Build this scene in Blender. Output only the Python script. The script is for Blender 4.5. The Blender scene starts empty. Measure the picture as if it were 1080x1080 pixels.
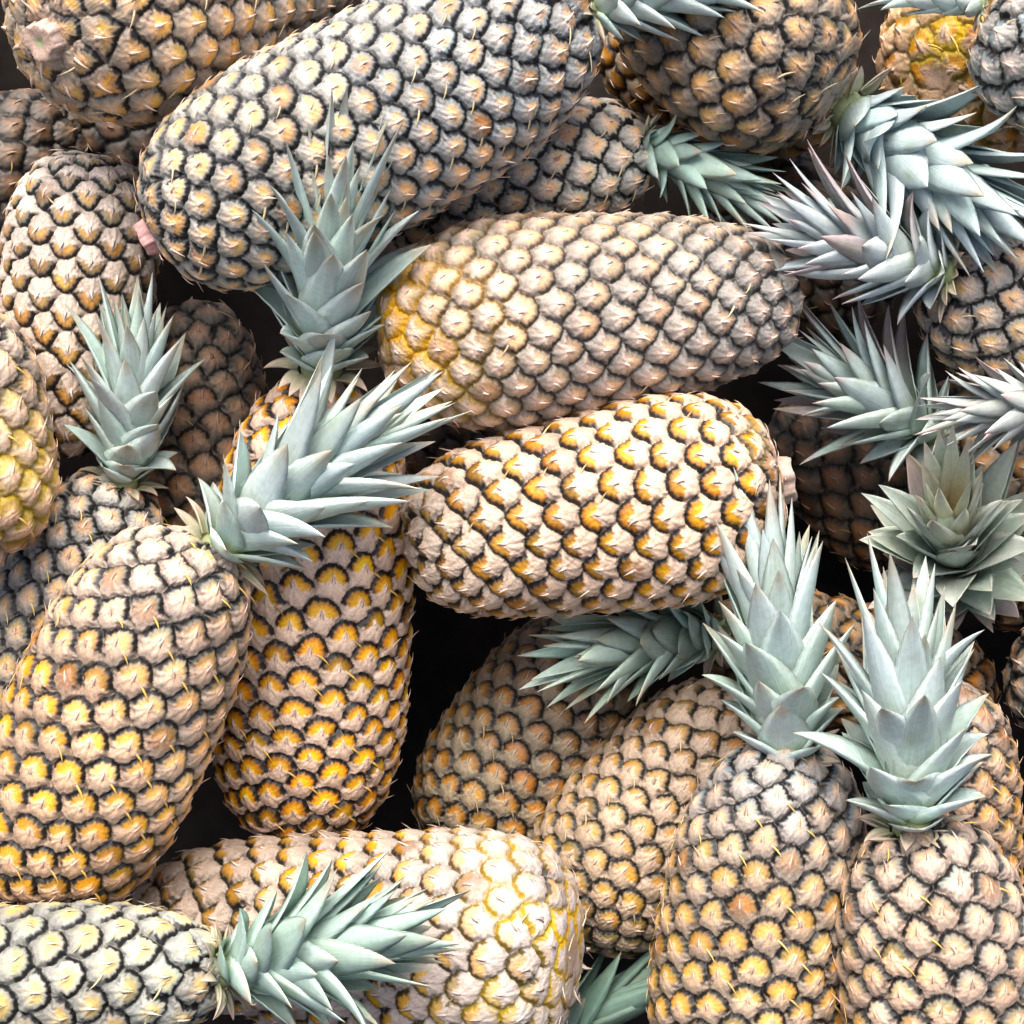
import bpy, math
import numpy as np
from mathutils import Matrix, Vector

# ---------------------------------------------------------------- camera, sky, sun, exposure
scene = bpy.context.scene
PITCH = math.radians(55)                    # camera looks down on the heap
DIST = 1.25                                 # metres from the camera to the face of the heap
UNIT = 0.62 / 1080                          # the picture is about 0.62 m wide at the heap
DU = DIST / UNIT
CX = np.array([1.0, 0, 0])
CU = np.array([0, math.sin(PITCH), math.cos(PITCH)])
CD = np.array([0, -math.cos(PITCH), math.sin(PITCH)])
C0 = np.array([0, 0, 0.70])

cam = bpy.data.cameras.new('camera')
cam.sensor_width = cam.sensor_height = 36
cam.angle = 2 * math.atan(540 / DU)
cam.clip_start, cam.clip_end = 0.05, 100
camo = bpy.data.objects.new('camera', cam)
scene.collection.objects.link(camo)
camo.matrix_world = Matrix(((CX[0], CU[0], CD[0], 0), (CX[1], CU[1], CD[1], 0), (CX[2], CU[2], CD[2], 0), (0, 0, 0, 1)))
camo.location = C0 + CD * DIST
scene.camera = camo

SUN_ELEV, SUN_AZ = math.radians(80), math.radians(-25)     # azimuth from +Y towards +X
world = bpy.data.worlds.new('World'); scene.world = world
world.use_nodes = True
nt = world.node_tree
sky = nt.nodes.new('ShaderNodeTexSky')
sky.sky_type = 'NISHITA'; sky.sun_disc = False
sky.sun_elevation = SUN_ELEV; sky.sun_rotation = SUN_AZ
sky.dust_density = 8.0; sky.air_density = .7; sky.ozone_density = .3
nt.links.new(sky.outputs[0], nt.nodes['Background'].inputs[0])
nt.nodes['Background'].inputs[1].default_value = 0.15
sl = bpy.data.lights.new('sun', 'SUN'); sl.energy = 2.3; sl.angle = math.radians(50); sl.color = (1, .945, .88)
so = bpy.data.objects.new('sun', sl); scene.collection.objects.link(so)
sd = Vector((math.sin(SUN_AZ) * math.cos(SUN_ELEV), math.cos(SUN_AZ) * math.cos(SUN_ELEV), math.sin(SUN_ELEV)))
so.rotation_euler = sd.to_track_quat('Z', 'Y').to_euler(); so.location = (0, 1, 4)
vs = scene.view_settings
vs.view_transform = 'Standard'; vs.look = 'None'; vs.gamma = 1; vs.use_curve_mapping = False
vs.exposure = 0.93

# ---------------------------------------------------------------- helpers
def P(x, y, d):
    s = (DU - d) / DU * UNIT
    return C0 + CX * (x - 540) * s + CU * (540 - y) * s + CD * d * UNIT

def link_mesh(name, V, F, col, mat, parent, smooth=True):
    """V (n,3), F list of (k,m) face arrays, col (n,3) pigment."""
    me = bpy.data.meshes.new(name)
    me.vertices.add(len(V)); me.vertices.foreach_set('co', np.ascontiguousarray(V, np.float32).ravel())
    loops = np.concatenate([f.ravel() for f in F]); tot = np.concatenate([np.full(len(f), f.shape[1]) for f in F])
    me.loops.add(len(loops)); me.loops.foreach_set('vertex_index', loops.astype(np.int32))
    me.polygons.add(len(tot))
    me.polygons.foreach_set('loop_start', np.concatenate([[0], np.cumsum(tot)[:-1]]).astype(np.int32))
    me.polygons.foreach_set('use_smooth', np.full(len(tot), smooth))
    me.update(calc_edges=True); me.validate()
    at = me.attributes.new('pigment', 'FLOAT_COLOR', 'POINT')
    c4 = np.ones((len(V), 4), np.float32); c4[:, :3] = np.clip(col, 0.004, 0.95)
    at.data.foreach_set('color', c4.ravel())
    me.materials.append(mat)
    o = bpy.data.objects.new(name, me); scene.collection.objects.link(o)
    if parent: o.parent = parent
    return o

def sstep(a, b, x):
    t = np.clip((x - a) / (b - a), 0, 1); return t * t * (3 - 2 * t)

def lerp(a, b, t):
    return np.asarray(a) * (1 - t)[..., None] + np.asarray(b) * t[..., None]

def wob(rng, p, freq, n=7):
    """smooth pseudo-noise in about -1..1 at points p"""
    out = np.zeros(p.shape[:-1])
    for _ in range(n):
        k = rng.normal(size=3); k *= freq * rng.uniform(.6, 1.6) / np.linalg.norm(k)
        out += np.sin(p @ k + rng.uniform(0, 6.28))
    return out / math.sqrt(n)

def material(name, rough, spec, nscale, namt, bscale, bamt, sheen=0.0):
    m = bpy.data.materials.new(name); m.use_nodes = True
    t = m.node_tree; b = t.nodes['Principled BSDF']
    a = t.nodes.new('ShaderNodeAttribute'); a.attribute_name = 'pigment'
    co = t.nodes.new('ShaderNodeTexCoord')
    n = t.nodes.new('ShaderNodeTexNoise'); n.inputs['Scale'].default_value = nscale; n.inputs['Detail'].default_value = 6
    t.links.new(co.outputs['Object'], n.inputs['Vector'])
    r = t.nodes.new('ShaderNodeMapRange'); r.inputs[1].default_value = .3; r.inputs[2].default_value = .7
    r.inputs[3].default_value = 1 - namt; r.inputs[4].default_value = 1 + namt
    t.links.new(n.outputs[0], r.inputs[0])
    mx = t.nodes.new('ShaderNodeVectorMath'); mx.operation = 'SCALE'
    t.links.new(a.outputs['Color'], mx.inputs[0]); t.links.new(r.outputs[0], mx.inputs['Scale'])
    t.links.new(mx.outputs[0], b.inputs['Base Color'])
    n2 = t.nodes.new('ShaderNodeTexNoise'); n2.inputs['Scale'].default_value = bscale; n2.inputs['Detail'].default_value = 4
    t.links.new(co.outputs['Object'], n2.inputs['Vector'])
    bp = t.nodes.new('ShaderNodeBump'); bp.inputs['Strength'].default_value = bamt; bp.inputs['Distance'].default_value = .0006
    t.links.new(n2.outputs[0], bp.inputs['Height']); t.links.new(bp.outputs[0], b.inputs['Normal'])
    rr = t.nodes.new('ShaderNodeMapRange'); rr.inputs[3].default_value = rough - .1; rr.inputs[4].default_value = rough + .12
    t.links.new(n.outputs[0], rr.inputs[0]); t.links.new(rr.outputs[0], b.inputs['Roughness'])
    b.inputs['Specular IOR Level'].default_value = spec
    b.inputs['Sheen Weight'].default_value = sheen
    return m

M_SKIN = material('pineapple_skin', .47, .5, 1100, .22, 1500, .5)
M_LEAF = material('crown_leaf', .5, .45, 260, .10, 500, .25)
def leaf_fibres(m):
    # lengthwise fibres and cloudy bloom that follow each blade
    t = m.node_tree; b = t.nodes['Principled BSDF']
    a = t.nodes.new('ShaderNodeAttribute'); a.attribute_name = 'blade'
    mp = t.nodes.new('ShaderNodeMapping'); mp.inputs['Scale'].default_value = (1.3, 13, 1)
    t.links.new(a.outputs['Vector'], mp.inputs['Vector'])
    n = t.nodes.new('ShaderNodeTexNoise'); n.inputs['Scale'].default_value = 1.6; n.inputs['Detail'].default_value = 5
    t.links.new(mp.outputs[0], n.inputs['Vector'])
    r = t.nodes.new('ShaderNodeMapRange'); r.inputs[1].default_value = .3; r.inputs[2].default_value = .7
    r.inputs[3].default_value = .86; r.inputs[4].default_value = 1.12
    t.links.new(n.outputs[0], r.inputs[0])
    src = b.inputs['Base Color'].links[0].from_socket
    mx = t.nodes.new('ShaderNodeVectorMath'); mx.operation = 'SCALE'
    t.links.new(src, mx.inputs[0]); t.links.new(r.outputs[0], mx.inputs['Scale']); t.links.new(mx.outputs[0], b.inputs['Base Color'])
    bp = t.nodes.new('ShaderNodeBump'); bp.inputs['Strength'].default_value = .5; bp.inputs['Distance'].default_value = .0006
    t.links.new(n.outputs[0], bp.inputs['Height'])
    t.links.new(b.inputs['Normal'].links[0].from_socket, bp.inputs['Normal']); t.links.new(bp.outputs[0], b.inputs['Normal'])
leaf_fibres(M_LEAF)
M_STEM = material('cut_stem', .6, .4, 500, .15, 900, .6)

GOLD = math.pi * (3 - math.sqrt(5))

# ---------------------------------------------------------------- the setting: dark floor under the heap
def ground():
    n = 90
    g = np.sinh(np.linspace(-3.2, 3.2, n)) / math.sinh(3.2) * 6
    X, Y = np.meshgrid(g, g)
    yc = .6 * np.tanh(Y / .6)
    Z = C0[2] + (-.285 + math.cos(PITCH) * yc) / math.sin(PITCH)
    rng = np.random.default_rng(5)
    pts = np.stack([X, Y, Z], -1)
    pts[..., 2] += .004 * wob(rng, pts, 40)
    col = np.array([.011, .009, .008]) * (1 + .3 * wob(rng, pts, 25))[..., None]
    i = np.arange(n * n).reshape(n, n)
    F = np.stack([i[:-1, :-1], i[:-1, 1:], i[1:, 1:], i[1:, :-1]], -1).reshape(-1, 4)
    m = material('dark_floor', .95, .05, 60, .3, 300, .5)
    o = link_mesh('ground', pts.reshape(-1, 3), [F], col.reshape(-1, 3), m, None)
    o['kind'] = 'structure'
ground()

# ---------------------------------------------------------------- pineapple parts
def profile(R, L, taper, e0, e1):
    t = .5 - .5 * np.cos(np.linspace(0, math.pi, 3001))
    q = np.abs(2 * t - 1)
    r = R * (1 - taper * np.clip(t - .3, 0, 1) / .7) * (1 - q ** np.where(t < .5, e0, e1)) ** (1 / 2.4)
    z = L * t
    s = np.concatenate([[0], np.cumsum(np.hypot(np.diff(r), np.diff(z)))])
    return r, z, s

def fruit(root, pr, R, L, taper, camdir, seed, res):
    rng = np.random.default_rng(seed)
    r, z, s = profile(R, L, taper, pr.get('e0', 3.2), pr.get('e1', 3.2))
    S = s[-1]; d = pr['pitch'] * UNIT; inr = d / 2
    A = np.concatenate([[0], np.cumsum(2 * math.pi * .5 * (r[1:] + r[:-1]) * np.diff(s))])
    N = int(A[-1] / (.866 * d * d))
    sgn = pr.get('hand', 1)
    Cm = 2 * math.pi * R * .97 / d
    al_ = np.linspace(.34, .42, 801); kk_ = np.arange(1, 60)
    def near(Cq):
        xx = (al_[:, None] * kk_) % 1; xx = np.minimum(xx, 1 - xx) * Cq
        return np.hypot(xx, kk_ * .866 / Cq).min(1)
    turn = 2 * math.pi * al_[np.minimum(np.minimum(near(Cm), near(Cm * .92)), near(Cm * .6) + .12).argmax()]
    # where the corners between neighbouring eyes lie, seen from one eye (angle 0 = towards the crown)
    kq = np.arange(1, 40); fx = (kq * turn / (2 * math.pi)) % 1; fx = np.where(fx > .5, fx - 1, fx) * Cm * sgn; fz = kq * .866 / Cm
    best = np.argsort(np.hypot(fx, fz))[:3]
    na = np.concatenate([np.arctan2(fx[best], fz[best]), np.arctan2(-fx[best], -fz[best])]); na = np.sort(na)
    J = na + .5 * np.diff(np.append(na, na[0] + 2 * math.pi)); J = (J + math.pi) % (2 * math.pi) - math.pi
    Jg = pr.get('points', .26) * np.clip((np.abs(J) - 1.1) / .6, 0, 1)
    es = np.interp((np.arange(N) + .5) / N * A[-1], A, s)
    ea = sgn * turn * np.arange(N) + rng.normal(0, .022, N)
    es = es + rng.normal(0, .055, N) * d
    def surf(ss, aa):
        rr, zz = np.interp(ss, s, r), np.interp(ss, s, z)
        h = .0008
        dr = np.interp(ss + h, s, r) - np.interp(ss - h, s, r); dz = np.interp(ss + h, s, z) - np.interp(ss - h, s, z)
        ln = np.hypot(dr, dz) + 1e-9; dr /= ln; dz /= ln
        c, sn = np.cos(aa), np.sin(aa)
        o = np.zeros_like(c)
        return (np.stack([rr * c, rr * sn, zz + o], -1), np.stack([dz * c, dz * sn, -dr + o], -1),
                np.stack([dr * c, dr * sn, dz + o], -1), np.stack([-sn, c, o], -1))
    ep, en, et, eb = surf(es, ea)
    nu = int(340 * res); nv = int(S / (1.3 * UNIT) * res)
    th0 = math.atan2(camdir[1], camdir[0])
    x = np.linspace(-math.pi, math.pi, nu, endpoint=False)
    ang = th0 + x - .5 * np.sin(x)
    rows = np.linspace(0, S, nv)
    SS, AA = np.meshgrid(rows, ang, indexing='ij')
    p, nrm, _, _ = surf(SS, AA)
    # large soft irregularity of the whole fruit
    lumpf = lambda q_: 1 + .024 * wob(np.random.default_rng(seed + 77), q_, 26, 5)
    lump = lumpf(p)
    idx = np.zeros((nv, nu), int); a = np.zeros((nv, nu)); b = np.zeros((nv, nu)); F1 = np.zeros((nv, nu)); e = np.zeros((nv, nu))
    order = np.argsort(es); ess = es[order]
    ar = np.arange(nu)
    for k in range(nv):
        lo, hi = np.searchsorted(ess, rows[k] - 1.9 * d), np.searchsorted(ess, rows[k] + 1.9 * d)
        c = order[lo:hi]
        q = ep[c]
        dv = p[k][:, None, :] - q[None]
        d2 = (dv ** 2).sum(-1)
        la = np.arctan2((dv * eb[c][None]).sum(-1), (dv * et[c][None]).sum(-1))
        wg = 1.0
        for j_, g_ in zip(J, Jg):
            if g_ > .01: wg = wg - g_ * np.maximum(0, np.cos(la - j_)) ** 12
        d0 = d2; d2 = d2 * wg ** 2
        j = d2.argmin(1); m1 = d2[ar, j]
        if len(c) > 1:
            d2b = d2.copy(); d2b[ar, j] = 9e9
            j2 = d2b.argmin(1); m2 = d2b[ar, j2]
            e[k] = (m2 - m1) / (2 * np.linalg.norm(q[j] - q[j2], axis=1) + 1e-9) / inr
        else:
            e[k] = 1
        idx[k] = c[j]; F1[k] = np.sqrt(d0[ar, j])
        dv = p[k] - q[j]
        a[k] = (dv * et[c[j]]).sum(-1) / inr; b[k] = (dv * eb[c[j]]).sum(-1) / inr
    ph = rng.uniform(0, 6.28, N)[idx]; ev = rng.normal(0, 1, N)[idx]; ev2 = rng.normal(0, 1, N)[idx]
    rho = np.hypot(a, b); al = np.arctan2(b, a)
    es2 = e + .035 * np.sin(al * 11 + ph * 3) + .02 * np.sin(al * 19 + ph)
    # dry bract: broad on the stem side, star points at the sides, tip over the middle
    st = pr.get('star', 0.0)
    edge = (.08 - st) + .30 * np.exp(-(b / .2) ** 2) - .42 * np.abs(b) + .75 * np.maximum(0, np.abs(b) - .55) \
        + .05 * np.sin(b * 17 + ph) + .04 * np.sin(b * 29 + ph * 2) + .05 * ev2
    br = sstep(-.05, .07, edge - a)
    T = SS / S
    # height of skin in units of the eye pitch
    plate = 1 - (1 - np.clip(es2 / .42, 0, 1)) ** 2.4
    base_side = sstep(-.15, -.65, a)
    plate = np.maximum(plate, .8 * base_side * np.clip(es2 / .06, 0, 1))
    h = .085 * np.clip(1 - (F1 / (.64 * d)) ** 2, 0, 1) + .095 * plate - .008 * a * plate
    h += br * plate * (.022 + .010 * np.sin(al * 9 + ph)) + .035 * np.exp(-(rho / .2) ** 2) - .03 * np.exp(-(rho / .09) ** 2)
    h -= .045 * (1 - sstep(.02, .2, e)) * sstep(-.6, -.2, a)
    h += .006 * wob(rng, p, 2500)
    fade = sstep(0, .05, T) * sstep(1, .97, T)
    flat = 1 - pr.get('flatbase', .5) * sstep(.16, .02, T)
    V = p * lump[..., None] + nrm * ((h * fade * flat - .12) * d)[..., None]
    # pigment
    patch = wob(rng, p, 28, 6); fine = wob(rng, p, 90, 6)
    tt = np.clip(T + .10 * patch + .06 * ev, 0, 1)
    g = sstep(pr.get('t0', .25), pr.get('t1', .8), tt)
    exm = lerp(pr['mid0'], pr['mid1'], g); exe = lerp(pr['edge0'], pr['edge1'], g)
    w = sstep(.16, .62, es2 + .06 * fine)
    ex = exe * (1 - w)[..., None] + exm * w[..., None]
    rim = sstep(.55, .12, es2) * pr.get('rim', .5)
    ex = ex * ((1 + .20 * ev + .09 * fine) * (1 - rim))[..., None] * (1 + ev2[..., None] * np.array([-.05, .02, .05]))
    bc = lerp(pr['br0'], pr['br1'], g)
    streak = .5 + .5 * np.sin(al * 13 + ph * 5 + 2 * rho) * np.sin(al * 7 + ph)
    bc = bc * (1 - .22 * streak * sstep(.15, .6, rho) + .07 * ev2 + .06 * fine)[..., None]
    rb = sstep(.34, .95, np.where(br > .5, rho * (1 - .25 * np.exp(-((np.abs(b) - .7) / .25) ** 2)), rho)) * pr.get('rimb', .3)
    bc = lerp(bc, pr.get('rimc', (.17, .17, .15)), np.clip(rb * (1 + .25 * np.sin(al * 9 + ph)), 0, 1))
    bcov = br * pr.get('cover', .9) * (1 - pr.get('fadebr', 0.0) * sstep(.3, .9, es2 * 0 + rho))
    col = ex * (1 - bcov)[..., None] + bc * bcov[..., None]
    pk = np.exp(-(rho / .34) ** 2) * pr.get('peach', .6)
    col = col * (1 - pk)[..., None] + np.array(pr.get('peachcol', (.62, .42, .30))) * pk[..., None]
    hole = np.exp(-(((a - .05) / .10) ** 2 + (b / .07) ** 2)) * (.35 + .65 * (np.sin(ph * 7) > -.2)) * .75
    col = col * (1 - hole)[..., None] + np.array([.10, .05, .045]) * hole[..., None]
    # dark line round the crown side of each eye
    gw = pr.get('gw', .17) + .03
    gm = 1 - sstep(gw * .75, gw * 1.15, es2)
    gm *= .05 + .95 * sstep(-.75, -.30, a)
    gm *= 1 - .85 * br * sstep(.5, .8, np.abs(b)) * sstep(.1, -.2, a)
    gcol = np.array(pr.get('groove', (.004, .004, .004))) + np.zeros_like(col)
    yb = np.clip(pr.get('yb', 0) * sstep(pr.get('yl', .2), .03, T + .05 * patch) * (.65 + .5 * fine), 0, 1)
    ymix = lerp(pr.get('yc', (.58, .37, .03)), (.54, .41, .04), np.clip(.5 + .5 * patch, 0, 1))
    gcol = gcol * (1 - yb)[..., None] + ymix * yb[..., None]
    gm = np.maximum(gm, yb * (1 - sstep(.1, .34, es2)))
    col = col * (1 - gm)[..., None] + gcol * gm[..., None]
    # dry whitish stem end
    ew = pr.get('endw', 0) * sstep(pr.get('endl', .3), .06, T + .07 * patch + .04 * fine)
    col = lerp(col, np.array([.64, .60, .58]), np.clip(ew * (1 - gm) * (.75 + .35 * fine), 0, 1))
    # scurfy pinkish ends
    sc = np.maximum(sstep(.06, .0, T), .8 * sstep(.965, 1, T))
    col = lerp(col.reshape(-1, 3), np.array([.42, .31, .25]), sc.ravel() * .8).reshape(col.shape)
    # a few bruised or rubbed eyes, sap-yellow blotches near the stem end, stronger colour
    br_e = (rng.random(N) < .05)[idx] * sstep(1.0, .5, rho)
    col = lerp(col, col * np.array([.45, .36, .30]), br_e * .8)
    blot = yb * sstep(.15, .6, wob(rng, p, 75, 6)) * (1 - .75 * br) * pr.get('blotch', .8)
    col = lerp(col, ymix, np.clip(blot, 0, 1) * (1 - .6 * gm))
    lumc = (col @ np.array([.25, .65, .10]))[..., None]
    col = np.maximum(lumc + pr.get('sat', 1.28) * (col - lumc), .003)
    col = col * (1 + .12 * patch + .05 * fine)[..., None] * pr.get('val', 1.0)
    i = np.arange(nv * nu).reshape(nv, nu)
    ir = np.roll(i, -1, 1)
    F = [np.stack([i[:-1], ir[:-1], ir[1:], i[1:]], -1).reshape(-1, 4)]
    Vs, Cs = [V.reshape(-1, 3)], [col.reshape(-1, 3)]
    off = nv * nu
    # curled bract tips and the thin straw-coloured strips between the eyes, real raised slivers
    ok = (es > .05 * S) & (es < .96 * S)
    q = np.where(ok)[0]
    epl = ep * lumpf(ep)[:, None]
    def sliver(path, widths, thick, cols, sel, jit):
        nonlocal off
        m = len(sel); k = len(path)
        path = np.asarray(path)[None] + np.zeros((m, 1, 1))
        for f_, j_ in jit: path = path + f_(j_)
        c3 = epl[sel][:, None] + inr * (path[..., 0:1] * et[sel][:, None] + path[..., 1:2] * eb[sel][:, None] + path[..., 2:3] * en[sel][:, None])
        tan = np.gradient(c3, axis=1); tan /= np.linalg.norm(tan, axis=2, keepdims=True) + 1e-9
        nn = en[sel][:, None] + 0 * c3
        side = np.cross(nn, tan); side /= np.linalg.norm(side, axis=2, keepdims=True) + 1e-9
        up = np.cross(tan, side)
        wv = np.asarray(widths)[None, :, None] * inr; tv = np.asarray(thick)[None, :, None] * inr
        ring = np.stack([c3 - side * wv, c3 + up * tv, c3 + side * wv, c3 - up * tv * .5], 2)
        Vs.append(ring.reshape(-1, 3))
        cc = np.asarray(cols)[None, :, None, :] * (1 + .15 * rng.normal(size=(m, 1, 1, 1))) + np.zeros((m, k, 4, 3))
        Cs.append(cc.reshape(-1, 3) * pr.get('val', 1.0))
        ii = (np.arange(m * k * 4) + off).reshape(m, k, 4); jj = np.roll(ii, -1, 2)
        F.append(np.stack([ii[:, :-1], ii[:, 1:], jj[:, 1:], jj[:, :-1]], -1).reshape(-1, 4))
        off += m * k * 4
    m = len(q)
    bcol = np.array(pr['br0']); tip = np.array(pr.get('tip', (.60, .46, .36)))
    kk = np.linspace(0, 1, 5)
    lift = np.abs(rng.normal(0, .06, (m, 1))) + (rng.random((m, 1)) < .10) * .3
    bend = rng.normal(0, .16, (m, 1)); ext = rng.normal(0, .10, (m, 1))
    def j_tip(_):
        o = np.zeros((m, 5, 3)); o[..., 0] = ext * kk; o[..., 1] = bend * kk ** 2; o[..., 2] = lift * kk ** 2; return o
    tl = pr.get('tiplen', 1.0)
    sliver([(-.42, 0, .09), (-.2, 0, .17), (0 * tl, 0, .23), (.17 * tl, 0, .25), (.36 * tl, 0, .23)], [.16, .14, .09, .045, .01], [.02, .035, .035, .025, .008],
           [bcol, bcol, bcol * .6 + tip * .4, tip, tip * .75], q, [(j_tip, None)])
    ys = np.array(pr.get('strip', (.50, .36, .12)))
    q2 = q[rng.random(m) < pr.get('strips', .75) * .42]; m2 = len(q2); sd_ = pr.get('side', 1)
    b2 = rng.normal(0, .10, (m2, 1)); l2 = np.abs(rng.normal(0, .07, (m2, 1)))
    def j_st(_):
        o = np.zeros((m2, 5, 3)); o[..., 0] = b2 * kk; o[..., 1] = -.6 * b2 * kk; o[..., 2] = l2 * kk; return o
    sliver([(-.25, sd_ * .45, .06), (-.38, sd_ * .68, .07), (-.52, sd_ * .88, .06), (-.68, sd_ * 1.05, .05), (-.86, sd_ * 1.2, .04)], [.05, .075, .065, .04, .01], [.02, .035, .035, .02, .01],
           [bcol, ys, ys, ys, ys * .8 + .05], q2, [(j_st, None)])
    return link_mesh('fruit', np.concatenate(Vs), F, np.concatenate(Cs), M_SKIN, root)

def leaf_block(u, w_of, length, ang0, ang1, wmax, chan, h, r0, twist, thick):
    """one leaf in the crown's frame, growing out towards +X, axis +Z; a closed lens-shaped strip"""
    n = len(u)
    phi = ang0 + (ang1 - ang0) * u ** 1.3            # angle from the crown axis along the leaf
    du = np.diff(u, prepend=0) * length
    x = r0 + np.cumsum(np.sin(phi) * du); zz = h + np.cumsum(np.cos(phi) * du)
    c = np.linspace(-1, 1, 7)
    w = wmax * w_of
    Y = w[:, None] * c[None]
    dep = chan * w[:, None] * (c[None] ** 2)           # sides curl up towards the axis
    nx, nz = -np.cos(phi), np.sin(phi)                 # towards the crown axis
    tw = twist * u[:, None] * c[None] * w[:, None]
    off = dep + tw
    tk = thick * (1 - c[None] ** 2 * .8) * np.minimum(1, w[:, None] / wmax * 1.5 + .1)
    up = np.stack([x[:, None] + nx[:, None] * off, Y, zz[:, None] + nz[:, None] * off], -1)
    dn = np.stack([x[:, None] + nx[:, None] * (off - tk), Y, zz[:, None] + nz[:, None] * (off - tk)], -1)
    ring = np.concatenate([up, dn[:, 1:-1][:, ::-1]], 1)          # 12 around
    cc = np.concatenate([c, c[1:-1][::-1]])
    return ring, cc

def crown(root, Minv, cr, seed):
    rng = np.random.default_rng(seed + 1000)
    b = P(*cr['base']); t = P(*cr['tip'])
    ax = t - b; Lc = np.linalg.norm(ax); ax /= Lc
    ref = CD - ax * (CD @ ax); ref /= np.linalg.norm(ref) + 1e-9
    fr = np.stack([ref, np.cross(ax, ref), ax], 1)     # columns: x, y, z of the crown's frame
    N = int(cr.get('n', 46) * 1.2); sp = cr.get('spread', 1.0); wid = cr.get('wid', 1.0)
    u = np.linspace(0, 1, 15)
    wo = np.minimum(1, .72 + 1.4 * u) * (1 - u ** 1.9) ** .95 + .004
    Vs, Cs, F, UVs = [], [], [], []; off = 0
    bx, by = rng.normal(0, .07, 2)
    body = np.array(cr.get('col', (.42, .52, .49))) * 1.17; grn = np.array([.27, .36, .17]); tipc = np.array(cr.get('tipc', (.40, .35, .26)))
    spin = rng.uniform(0, 6.28)
    for i in range(-13, N):
        collar = i < 0
        f = max(i, 0) / (N - 1)
        h = Lc * (-.03 + .45 * f ** 1.05); r0 = Lc * .055 * (1 - .6 * f)
        ln = Lc * (.19 + .39 * min(1, f * 2.0) ** .8 - .02 * max(0, f - .6)) * rng.uniform(.78, 1.15)
        a0 = sp * math.radians(53 - 46 * f ** .6) * rng.uniform(.8, 1.2)
        a1 = a0 + math.radians(rng.normal(2 + 14 * (1 - f) ** 2, 10)) * (1 if f < .8 else .3)
        wm = 1.12 * wid * Lc * (.072 + .026 * math.sin(math.pi * min(1, f * 1.25 + .1)) ** 1) * rng.uniform(.85, 1.12) * (1 if f < .75 else 1 - 1.2 * (f - .75))
        if rng.random() < .05 and f < .8: a1 += math.radians(rng.uniform(15, 40))      # a crushed leaf bent outwards
        if collar:
            h, r0, ln = -Lc * rng.uniform(.035, .06), Lc * .085, Lc * rng.uniform(.08, .17)
            a0, a1, wm = math.radians(rng.uniform(55, 85)), math.radians(rng.uniform(75, 130)), Lc * .035
        ring, cc = leaf_block(u, wo, ln, a0, a1, wm, rng.uniform(.25, .5), h, r0, rng.normal(0, .12), Lc * .012)
        an = spin + GOLD * i + rng.normal(0, .2)
        # serrated margin
        ser = 1 + .05 * np.sin(np.arange(15) * 2.9 + i)
        ring[:, :, 1] *= ser[:, None] * .5 + .5
        uu = u[:, None] + 0 * cc[None]
        ca, sa = math.cos(an), math.sin(an)
        X = ring[..., 0] * ca - ring[..., 1] * sa; Yv = ring[..., 0] * sa + ring[..., 1] * ca
        zq = ring[..., 2] / Lc
        V = np.stack([X + bx * Lc * zq ** 2, Yv + by * Lc * zq ** 2, ring[..., 2]], -1) @ fr.T + b
        UVs.append(np.stack([uu * 1.0 + i * 7.3, cc[None] * np.minimum(1, wo[:, None] + .2) + 0 * uu, 0 * uu], -1).reshape(-1, 3))
        ce = np.abs(cc)[None] + 0 * uu
        lc = body * rng.uniform(.80, 1.08) * (1 + rng.normal(0, .02, 3))
        pur = rng.random() < cr.get('purple', .0) and f < .7
        col = lerp(lc + 0 * uu[..., None], grn, sstep(.32, .0, uu) * (1 - f) * .8)
        if pur: col = lerp(col, np.array([.34, .25, .26]), .8 * sstep(.1, .8, uu))
        col = lerp(col, tipc, sstep(.80, 1.0, uu + .07 * rng.normal()) * cr.get('tipamt', .8))
        rib = .5 + .5 * np.sin(cc[None] * 15 + i + .6 * np.sin(uu * 6))
        col = col * (1 - .07 * rib[..., None]) * (1 + .20 * sstep(.7, 1, ce))[..., None]
        if f > .8 and 'heart' in cr: col = lerp(col, np.array(cr['heart']), (.2 + .8 * sstep(.9, .2, uu)) * min(1, (f - .8) * 8))
        if collar: col = lerp(np.array([.42, .42, .28]) + 0 * col, np.array([.58, .46, .36]), sstep(.2, .9, uu)) * rng.uniform(.7, 1.05)
        # rubbed spots where the bloom is gone
        for _ in range(rng.integers(0, 4)):
            u0, c0 = rng.uniform(.25, .95), rng.uniform(-.9, .9)
            sm = np.exp(-(((uu - u0) / rng.uniform(.03, .10)) ** 2 + ((cc[None] - c0) / .4) ** 2)) * rng.uniform(.2, .6)
            col = lerp(col, np.array([.20, .25, .13]), sm)
        Vs.append(V.reshape(-1, 3)); Cs.append(col.reshape(-1, 3))
        ii = (np.arange(15 * 12) + off).reshape(15, 12); jj = np.roll(ii, -1, 1)
        F.append(np.stack([ii[:-1], ii[1:], jj[1:], jj[:-1]], -1).reshape(-1, 4)); off += 180
    # short core that the leaves grow from
    zz = np.linspace(-.06, .44, 8) * Lc; rr = np.linspace(.075, .012, 8) * Lc; an = np.linspace(0, 2 * math.pi, 16, endpoint=False)
    V = np.stack([rr[:, None] * np.cos(an), rr[:, None] * np.sin(an), zz[:, None] + 0 * an], -1) @ fr.T + b
    Vs.append(V.reshape(-1, 3)); Cs.append(np.tile([.25, .31, .15], (128, 1)))
    ii = (np.arange(128) + off).reshape(8, 16); jj = np.roll(ii, -1, 1)
    F.append(np.stack([ii[:-1], jj[:-1], jj[1:], ii[1:]], -1).reshape(-1, 4))
    V = np.concatenate(Vs)
    V = V @ np.array(Minv)[:3, :3].T + np.array(Minv)[:3, 3]
    o = link_mesh('crown', V, F, np.concatenate(Cs), M_LEAF, root)
    UVs.append(np.zeros((128, 3)))
    at = o.data.attributes.new('blade', 'FLOAT_VECTOR', 'POINT')
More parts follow.
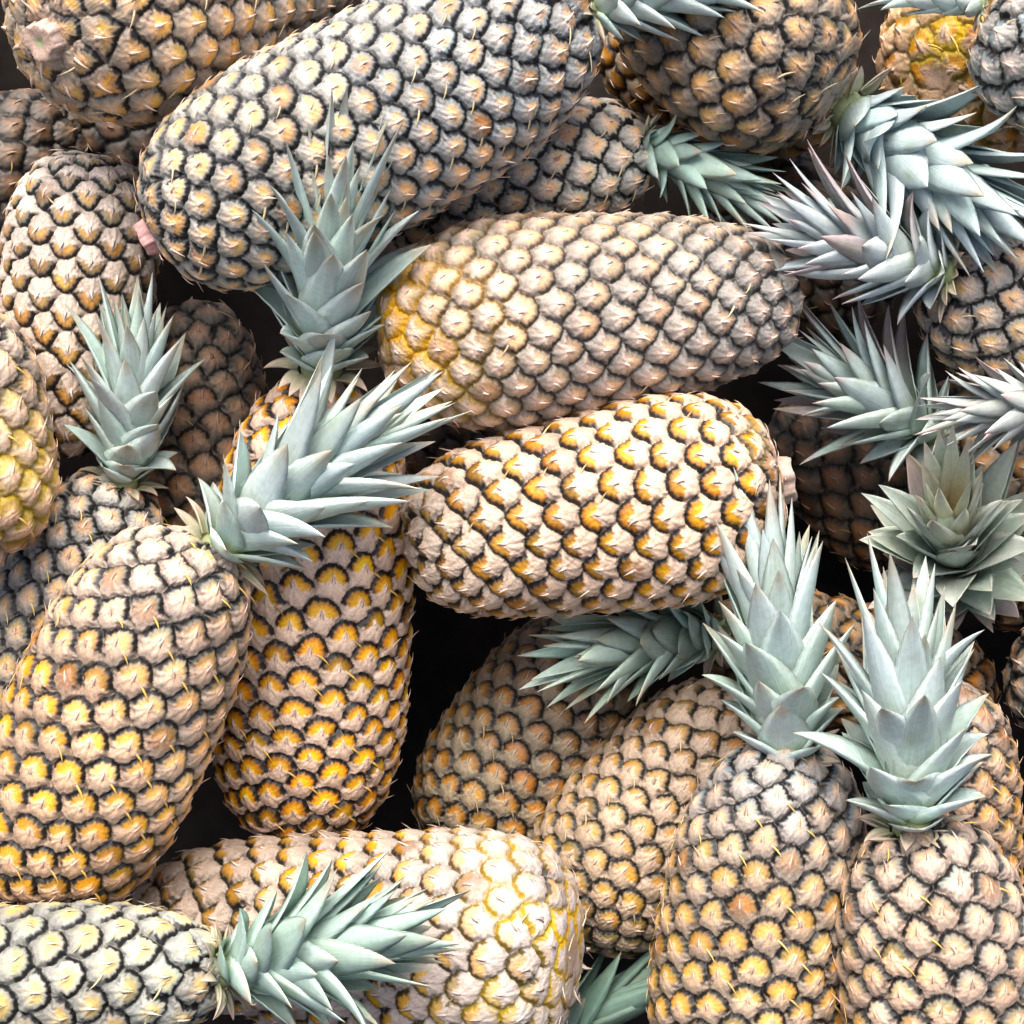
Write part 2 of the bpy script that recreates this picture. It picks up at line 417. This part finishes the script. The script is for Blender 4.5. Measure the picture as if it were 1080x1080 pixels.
    at.data.foreach_set('vector', np.concatenate(UVs).astype(np.float32).ravel())
    return o

def stem(root, R, pr, seed):
    rng = np.random.default_rng(seed + 500)
    sc = pr.get('stem', .27) * R; lenz = pr.get('stemlen', .10) * R
    an = np.linspace(0, 2 * math.pi, 64, endpoint=False)
    rg = 1 + .07 * np.sin(3 * an + rng.uniform(0, 6)) + .06 * np.sin(7 * an + rng.uniform(0, 6)) + .04 * rng.normal(size=64)
    prof = [(1.22, .9, 0), (1.12, .1, 0), (1.04, -.5, 1), (1.0, -1.0, 1), (.93, -1.06, 2), (.7, -.98, 3), (.45, -.92, 4), (.2, -.80, 5), (.02, -.72, 5)]
    cut = np.array(pr.get('cut', (.66, .52, .42)))
    pal = [np.array(pr.get('rind', (.36, .27, .22))), np.array(pr.get('rind', (.44, .33, .27))), cut * .9, cut, cut * 1.03, np.array(pr.get('core', cut * .85))]
    V, C = [], []
    for r_, z_, c_ in prof:
        k = rg if r_ > .5 else 1
        V.append(np.stack([sc * r_ * k * np.cos(an), sc * r_ * k * np.sin(an), lenz * z_ + .012 * R + sc * .04 * np.sin(5 * an) * (r_ > .9)], -1))
        C.append(pal[c_] * (1 + .10 * rng.normal(size=(64, 1))))
    n = len(prof); V = np.concatenate(V); C = np.concatenate(C)
    ii = np.arange(n * 64).reshape(n, 64); jj = np.roll(ii, -1, 1)
    F = np.stack([ii[:-1], ii[1:], jj[1:], jj[:-1]], -1).reshape(-1, 4)
    return link_mesh('stem', V, [F], C, M_STEM, root)

# ---------------------------------------------------------------- looks
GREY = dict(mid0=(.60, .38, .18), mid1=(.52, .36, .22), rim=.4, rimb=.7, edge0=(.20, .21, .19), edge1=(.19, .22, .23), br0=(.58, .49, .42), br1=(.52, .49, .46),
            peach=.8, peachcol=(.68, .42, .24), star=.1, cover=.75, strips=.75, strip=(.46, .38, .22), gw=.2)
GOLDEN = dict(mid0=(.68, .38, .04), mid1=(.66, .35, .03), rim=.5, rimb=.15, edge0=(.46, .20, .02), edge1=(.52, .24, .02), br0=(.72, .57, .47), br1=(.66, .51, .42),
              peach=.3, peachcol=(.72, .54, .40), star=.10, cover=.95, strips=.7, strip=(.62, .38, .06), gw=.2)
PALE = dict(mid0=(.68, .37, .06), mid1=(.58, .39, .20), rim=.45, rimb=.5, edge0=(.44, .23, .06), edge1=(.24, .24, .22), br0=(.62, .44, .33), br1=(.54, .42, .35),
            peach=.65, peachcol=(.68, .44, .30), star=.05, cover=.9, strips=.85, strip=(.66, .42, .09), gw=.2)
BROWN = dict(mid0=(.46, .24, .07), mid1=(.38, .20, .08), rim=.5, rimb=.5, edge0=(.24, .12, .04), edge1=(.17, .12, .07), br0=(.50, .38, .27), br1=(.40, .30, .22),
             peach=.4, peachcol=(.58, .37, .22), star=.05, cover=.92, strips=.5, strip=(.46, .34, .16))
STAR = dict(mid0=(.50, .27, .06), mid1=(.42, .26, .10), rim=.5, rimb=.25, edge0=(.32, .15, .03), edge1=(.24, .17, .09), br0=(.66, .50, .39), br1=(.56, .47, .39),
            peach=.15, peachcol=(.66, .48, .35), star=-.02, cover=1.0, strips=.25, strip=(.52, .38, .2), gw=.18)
SHADED = dict(mid0=(.30, .17, .09), mid1=(.26, .16, .10), rim=.5, rimb=.8, edge0=(.13, .09, .06), edge1=(.12, .10, .08), br0=(.40, .27, .19), br1=(.34, .25, .19),
            peach=.5, peachcol=(.38, .23, .15), star=.1, cover=.7, strips=.3, val=.9)  # low browns: the shade of the deep gaps is put into the colour
def mk(base, **k):
    q = dict(base); q.update(k); q['pitch'] = q.get('pitch', 40) * .9; return q

# name: base end (x, y, depth), crown end (x, y, depth), radius, taper, look, crown, stem?, detail, label
# x, y run over the face of the heap in its own units (1080 to 0.62 m), depth is towards the viewer
H = [
 ('A', (160,250,41), (634,6,55), 118, .12, mk(GREY, pitch=40, br0=(.53,.49,.45), br1=(.48,.49,.50), edge0=(.21,.24,.24), edge1=(.20,.25,.28), yb=.9, yl=.10, cut=(.50,.26,.24), rind=(.50,.27,.25), stem=.14, hand=-1), dict(base=(632,6,60), tip=(840,-62,90)), 1, 1,
  'large blue-grey pineapple lying diagonally at the top, black outlines round its eyes'),
 ('B', (48,42,120), (340,-72,-250), 120, .15, mk(GREY, pitch=44, mid0=(.60,.38,.12), br0=(.56,.43,.34), edge0=(.34,.26,.18), cut=(.54,.38,.30), core=(.30,.32,.18), stem=.15, tiplen=1.2), None, 1, 1,
  'pineapple in the top left corner with its pink cut stem end facing out'),
 ('C', (98,160,-92), (62,475,-132), 84, .2, mk(STAR, pitch=38, mid0=(.40,.22,.07), edge0=(.30,.30,.25), edge1=(.20,.11,.05), br1=(.50,.40,.33), br0=(.52,.46,.41), yb=.8, yl=.10, stem=.2), None, 0, 1,
  'upright brown pineapple with pale star bracts under the stem end of the large grey one'),
 ('D', (-28,590,21), (-58,315,5), 100, .15, mk(PALE, pitch=44, mid0=(.64,.45,.16), mid1=(.56,.44,.28), edge0=(.50,.36,.12), yb=.9, yl=.7, blotch=.3, sat=1.15, cut=(.30,.20,.13), stem=.3), None, 1, 1,
  'pale pineapple with yellow net lines cut by the left edge, brown stem end down'),
 ('E', (-20,830,-152), (140,503,-96), 84, .12, mk(GREY, pitch=38, mid0=(.56,.40,.16), strip=(.60,.45,.14)), dict(base=(131,500,-85), tip=(160,300,15), wid=1.05), 0, 1,
  'grey pineapple with an upright blue-green crown, half hidden behind the big peach one at left'),
 ('F', (30,955,9), (212,556,79), 110, .08, mk(PALE, pitch=41, t0=.4, t1=.9, peach=.6, sat=1.24, mid0=(.64,.35,.08), edge0=(.50,.28,.07), star=-.02, yb=.3, yl=.06), dict(base=(240,573,70), tip=(452,382,160), n=54, wid=.95), 0, 1,
  'biggest pineapple, peach with grey shoulders, leaning at left with its crown to the upper right'),
 ('G', (318,888,-165), (340,405,-65), 110, .12, mk(GOLDEN, pitch=40, t0=.5, t1=1, yb=.5, yl=.12), dict(base=(340,376,-10), tip=(354,112,185), n=56, spread=.9, wid=.95), 0, 1,
  'golden orange pineapple standing upright between the leaning peach one and the dark gap'),
 ('H', (395,358,-1), (850,308,-51), 113, .30, mk(GREY, pitch=38, mid0=(.70,.48,.27), edge0=(.50,.36,.22), edge1=(.13,.14,.145), br0=(.68,.52,.43), br1=(.42,.38,.35), sat=1.12, peachcol=(.66,.47,.38), peach=.6, rimb=.7, cover=.85, tiplen=.7, groove=(.03,.028,.025), yb=.9, yl=.45, yc=(.60,.27,.02), blotch=.25, gw=.15, strips=.15, t0=.12, t1=.8), None, 0, 1,
  'pale pineapple lying level in the upper middle, orange at left and narrowing to dark grey'),
 ('I', (400,225,-138), (684,152,-88), 76, .08, mk(GREY, pitch=37, mid0=(.56,.38,.16), edge1=(.34,.37,.33)), dict(base=(682,152,-80), tip=(835,225,-55), n=44, col=(.30,.43,.38), purple=.05), 0, 1,
  'small grey pineapple tucked under the large diagonal one, green crown pointing right'),
 ('J', (874,105,-5), (680,-35,-75), 104, .1, mk(GREY, pitch=44, mid0=(.52,.34,.15), mid1=(.46,.32,.18), edge0=(.16,.13,.10), edge1=(.10,.09,.085), br0=(.48,.37,.29), br1=(.42,.34,.27), val=.74, rim=.3, stem=.2), None, 0, 1,
  'dark grey-brown pineapple at the top edge, stem end just left of a long pale crown'),
 ('K', (985,82,-100), (1130,15,-329), 108, .1, mk(GOLDEN, pitch=46, mid0=(.60,.30,.06), br0=(.56,.40,.28), edge0=(.42,.20,.06), yb=.9, yl=.4, blotch=.35, peach=.5), None, 0, 1,
  'orange and yellow pineapple end near the top right, partly under the pale crown'),
 ('L', (1230,120,0), (1035,15,0), 88, .1, mk(GREY, pitch=42, mid0=(.40,.40,.40), mid1=(.40,.40,.40), peach=.3), dict(base=(1030,4,5), tip=(885,-26,10), n=36, spread=.6, col=(.38,.46,.43)), 0, 1,
  'blue-grey pineapple in the top right corner with pale leaves along the top edge'),
 ('M', (640,20,-305), (890,112,-182), 85, .1, mk(BROWN), dict(base=(902,122,-85), tip=(1112,278,45), n=52, wid=1.05, spread=.95, col=(.37,.47,.47), purple=0), 0, .5,
  'hidden pineapple with the largest pale blue crown, spreading to the right edge'),
 ('N', (1200,400,-132), (985,288,-69), 84, .1, mk(GREY, pitch=40, mid0=(.50,.38,.2), mid1=(.46,.32,.16), edge1=(.30,.31,.31), br1=(.54,.46,.40)), dict(base=(988,285,-30), tip=(785,228,30), n=46, spread=1.15, col=(.42,.49,.50), purple=.12, tipc=(.40,.28,.26)), 0, 1,
  'pineapple at the right edge with a whitish crown pointing left under the largest crown'),
 ('O', (1230,520,-245), (975,445,-191), 85, .1, mk(BROWN), dict(base=(985,455,-130), tip=(812,358,-60), n=44, spread=1.4, col=(.42,.52,.49), purple=.15, tipc=(.40,.30,.28)), 0, .5,
  'hidden pineapple with a dusky splayed crown above the dark hole at right'),
 ('P', (1420,420,-17), (1125,428,30), 85, .1, mk(GREY), dict(base=(1125,428,35), tip=(965,430,15), n=46, spread=1.3, col=(.40,.44,.42), purple=.25, tipc=(.56,.42,.40)), 0, .5,
  'pineapple beyond the right edge with pinkish-tipped leaves reaching in'),
 ('Q', (1185,600,-427), (1022,590,-255), 76, .1, mk(BROWN), dict(base=(1014,612,-190), tip=(984,500,70), n=62, spread=1.15, wid=1.0, heart=(.40,.33,.17), col=(.40,.47,.41), purple=.05, tipc=(.56,.44,.38), tipamt=.7), 0, .5,
  'pineapple seen straight into its olive-grey rosette crown at the right'),
 ('R', (826,505,11), (420,577,-17), 111, .27, mk(STAR, e1=5, e0=4, pitch=40, yb=.9, yl=.22, endw=.6, endl=.22, cut=(.72,.58,.50), stem=.2, t0=.4, t1=1), None, 1, 1,
  'pale star-patterned pineapple lying level in the middle, pinkish cut stem at its right end'),
 ('S', (1040,740,-339), (748,662,-210), 72, .1, mk(BROWN, mid0=(.5,.27,.1), mid1=(.5,.27,.1)), dict(base=(750,668,-150), tip=(556,690,-30), n=40, wid=1.05, spread=.85, col=(.36,.47,.40), purple=0), 0, .6,
  'hidden pineapple whose short green crown points left below the star-patterned one'),
 ('T', (775,1180,-18), (828,785,8), 107, .1, mk(GREY, pitch=39, mid0=(.54,.32,.09), mid1=(.42,.35,.27), edge0=(.32,.21,.07), edge1=(.17,.22,.26), rimb=.45, sat=1.15, br0=(.52,.40,.31), br1=(.42,.37,.34), cover=.85, strip=(.60,.42,.12), t0=.45, t1=.85, peach=.5), dict(base=(829,790,18), tip=(816,505,120), n=50, wid=1.0, spread=.8), 0, 1,
  'upright pineapple at the bottom with dark blue-grey shoulders and yellow eyes lower down'),
 ('U', (1030,1260,52), (968,862,98), 113, .1, mk(PALE, pitch=42, mid0=(.56,.34,.12), mid1=(.52,.38,.26), edge0=(.36,.28,.16), peach=.6, t0=.4), dict(base=(962,862,98), tip=(953,578,160), n=50, wid=1.15, spread=1.15), 0, 1,
  'peach upright pineapple in the bottom right corner with a wide pale green crown'),
 ('V', (1000,1010,-130), (1005,720,-130), 74, .1, mk(PALE, pitch=38, br0=(.58,.40,.28), mid0=(.56,.32,.12)), None, 0, 1,
  'narrow orange-pink pineapple behind the bottom right one'),
 ('W', (592,982,-138), (798,738,-154), 98, .1, mk(STAR, pitch=37, mid0=(.46,.27,.09), mid1=(.40,.22,.08), edge0=(.30,.22,.10), br0=(.46,.36,.27), br1=(.47,.37,.29), val=.9, peach=.3), None, 1, 1,
  'tan pineapple leaning right, between the dark brown one and the yellow-eyed upright one'),
 ('X', (478,905,-245), (650,665,-241), 97, .1, mk(BROWN, pitch=38, mid1=(.34,.18,.08), br0=(.44,.38,.28), br1=(.36,.25,.17), val=.74), None, 1, 1,  # brown lowered further to paint in the shade of the gap
  'shaded brown pineapple in the dark gap below the green crown'),
 ('Y', (608,1005,40), (135,965,-117), 116, .25, mk(STAR, pitch=42, mid0=(.60,.34,.06), mid1=(.52,.30,.10), edge0=(.55,.30,.05), br0=(.54,.45,.39), br1=(.54,.43,.35), yb=1.0, yl=.4, cut=(.80,.70,.63), stem=.30, stemlen=.05, flatbase=.8, rind=(.74,.64,.58), e0=7, endw=1.0, endl=.45, blotch=.45, val=.9), None, 0, 1,
  'pineapple lying at the bottom with whitish right end and bright yellow cracks'),
 ('Z', (-160,1055,147), (245,1022,140), 84, .1, mk(GREY, pitch=42, mid0=(.62,.42,.10), mid1=(.60,.44,.16), edge0=(.40,.42,.36), edge1=(.38,.41,.38), br0=(.46,.45,.39), br1=(.44,.45,.40), val=.9, sat=1.0, peachcol=(.64,.46,.14), strip=(.50,.46,.25)), dict(base=(245,1020,145), tip=(500,968,205), n=54, wid=1.1, col=(.34,.47,.41), purple=0), 0, 1,
  'greenish-grey pineapple in the bottom left corner, mint crown pointing right'),
 ('AA', (225,610,-241), (205,310,-233), 72, .1, mk(SHADED), None, 0, .7,
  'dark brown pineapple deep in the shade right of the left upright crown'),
 ('AB', (975,580,-364), (835,425,-335), 72, .1, mk(SHADED, val=.7), None, 0, .5,
  'pineapple coloured nearly black as shade at the bottom of the hole right of the middle'),
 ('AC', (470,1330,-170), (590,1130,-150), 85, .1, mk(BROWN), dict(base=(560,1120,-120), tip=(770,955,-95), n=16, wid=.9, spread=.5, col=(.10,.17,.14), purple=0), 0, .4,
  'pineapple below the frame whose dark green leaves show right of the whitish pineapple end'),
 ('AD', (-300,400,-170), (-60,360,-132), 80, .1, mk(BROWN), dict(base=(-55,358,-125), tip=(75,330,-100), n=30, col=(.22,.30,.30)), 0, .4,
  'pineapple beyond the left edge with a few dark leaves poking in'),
 ('AE', (-160,280,-220), (80,130,-270), 80, .1, mk(SHADED, val=.5), None, 0, .6,
  'pineapple with shade in its dark colour, under the top left one, at the left edge'),
 ('AG', (60,70,-330), (230,190,-300), 78, .1, mk(SHADED, val=.5), None, 0, .5,  # filler added to darken this gap, shade painted into its colour
  'added filler pineapple with shade in its dark colour, low in the corner where the top left one meets the large grey one'),
 ('AH', (760,190,-330), (930,330,-330), 80, .1, mk(SHADED, val=.45), None, 0, .5,  # added so the gap here stays dark, colour lowered as shade
  'added filler pineapple coloured nearly black as shade, under the whitish crown and the dusky splayed crown'),
 ('AI', (520,470,-330), (420,480,-330), 74, .1, mk(SHADED, val=.5), None, 0, .5,  # added filler, darkened in colour to keep the slit dark
  'added filler pineapple with painted shade, in the slit between the two level pineapples of the middle'),
 ('AF', (1300,760,-159), (1062,692,-165), 80, .1, mk(GREY, val=.8), None, 0, .6,
  'dull grey pineapple end at the right edge below the rosette crown'),
]

def build(k, row):
    nm, bs, tp, Rp, taper, pr, cr, st, res, label = row
    b, t = P(*bs), P(*tp)
    ax = t - b; L = np.linalg.norm(ax)
    R = Rp * UNIT * (DU - .5 * (bs[2] + tp[2])) / DU
    rot = Vector(ax).to_track_quat('Z', 'Y')
    Mx = Matrix.Translation(Vector(b)) @ rot.to_matrix().to_4x4()
    root = bpy.data.objects.new('pineapple', None); scene.collection.objects.link(root)
    root.matrix_world = Mx; root.empty_display_size = .05
    root['label'] = label; root['category'] = 'pineapple'; root['group'] = 'pineapples piled in the heap'
    Minv = Mx.inverted()
    cd = Minv.to_3x3() @ Vector(CD)
    fruit(root, pr, R, L, taper, np.array(cd), 11 + 7 * k, res)
    if cr: crown(root, Minv, cr, 11 + 7 * k)
    if st: stem(root, R, pr, 11 + 7 * k)

for k, row in enumerate(H):
    build(k, row)
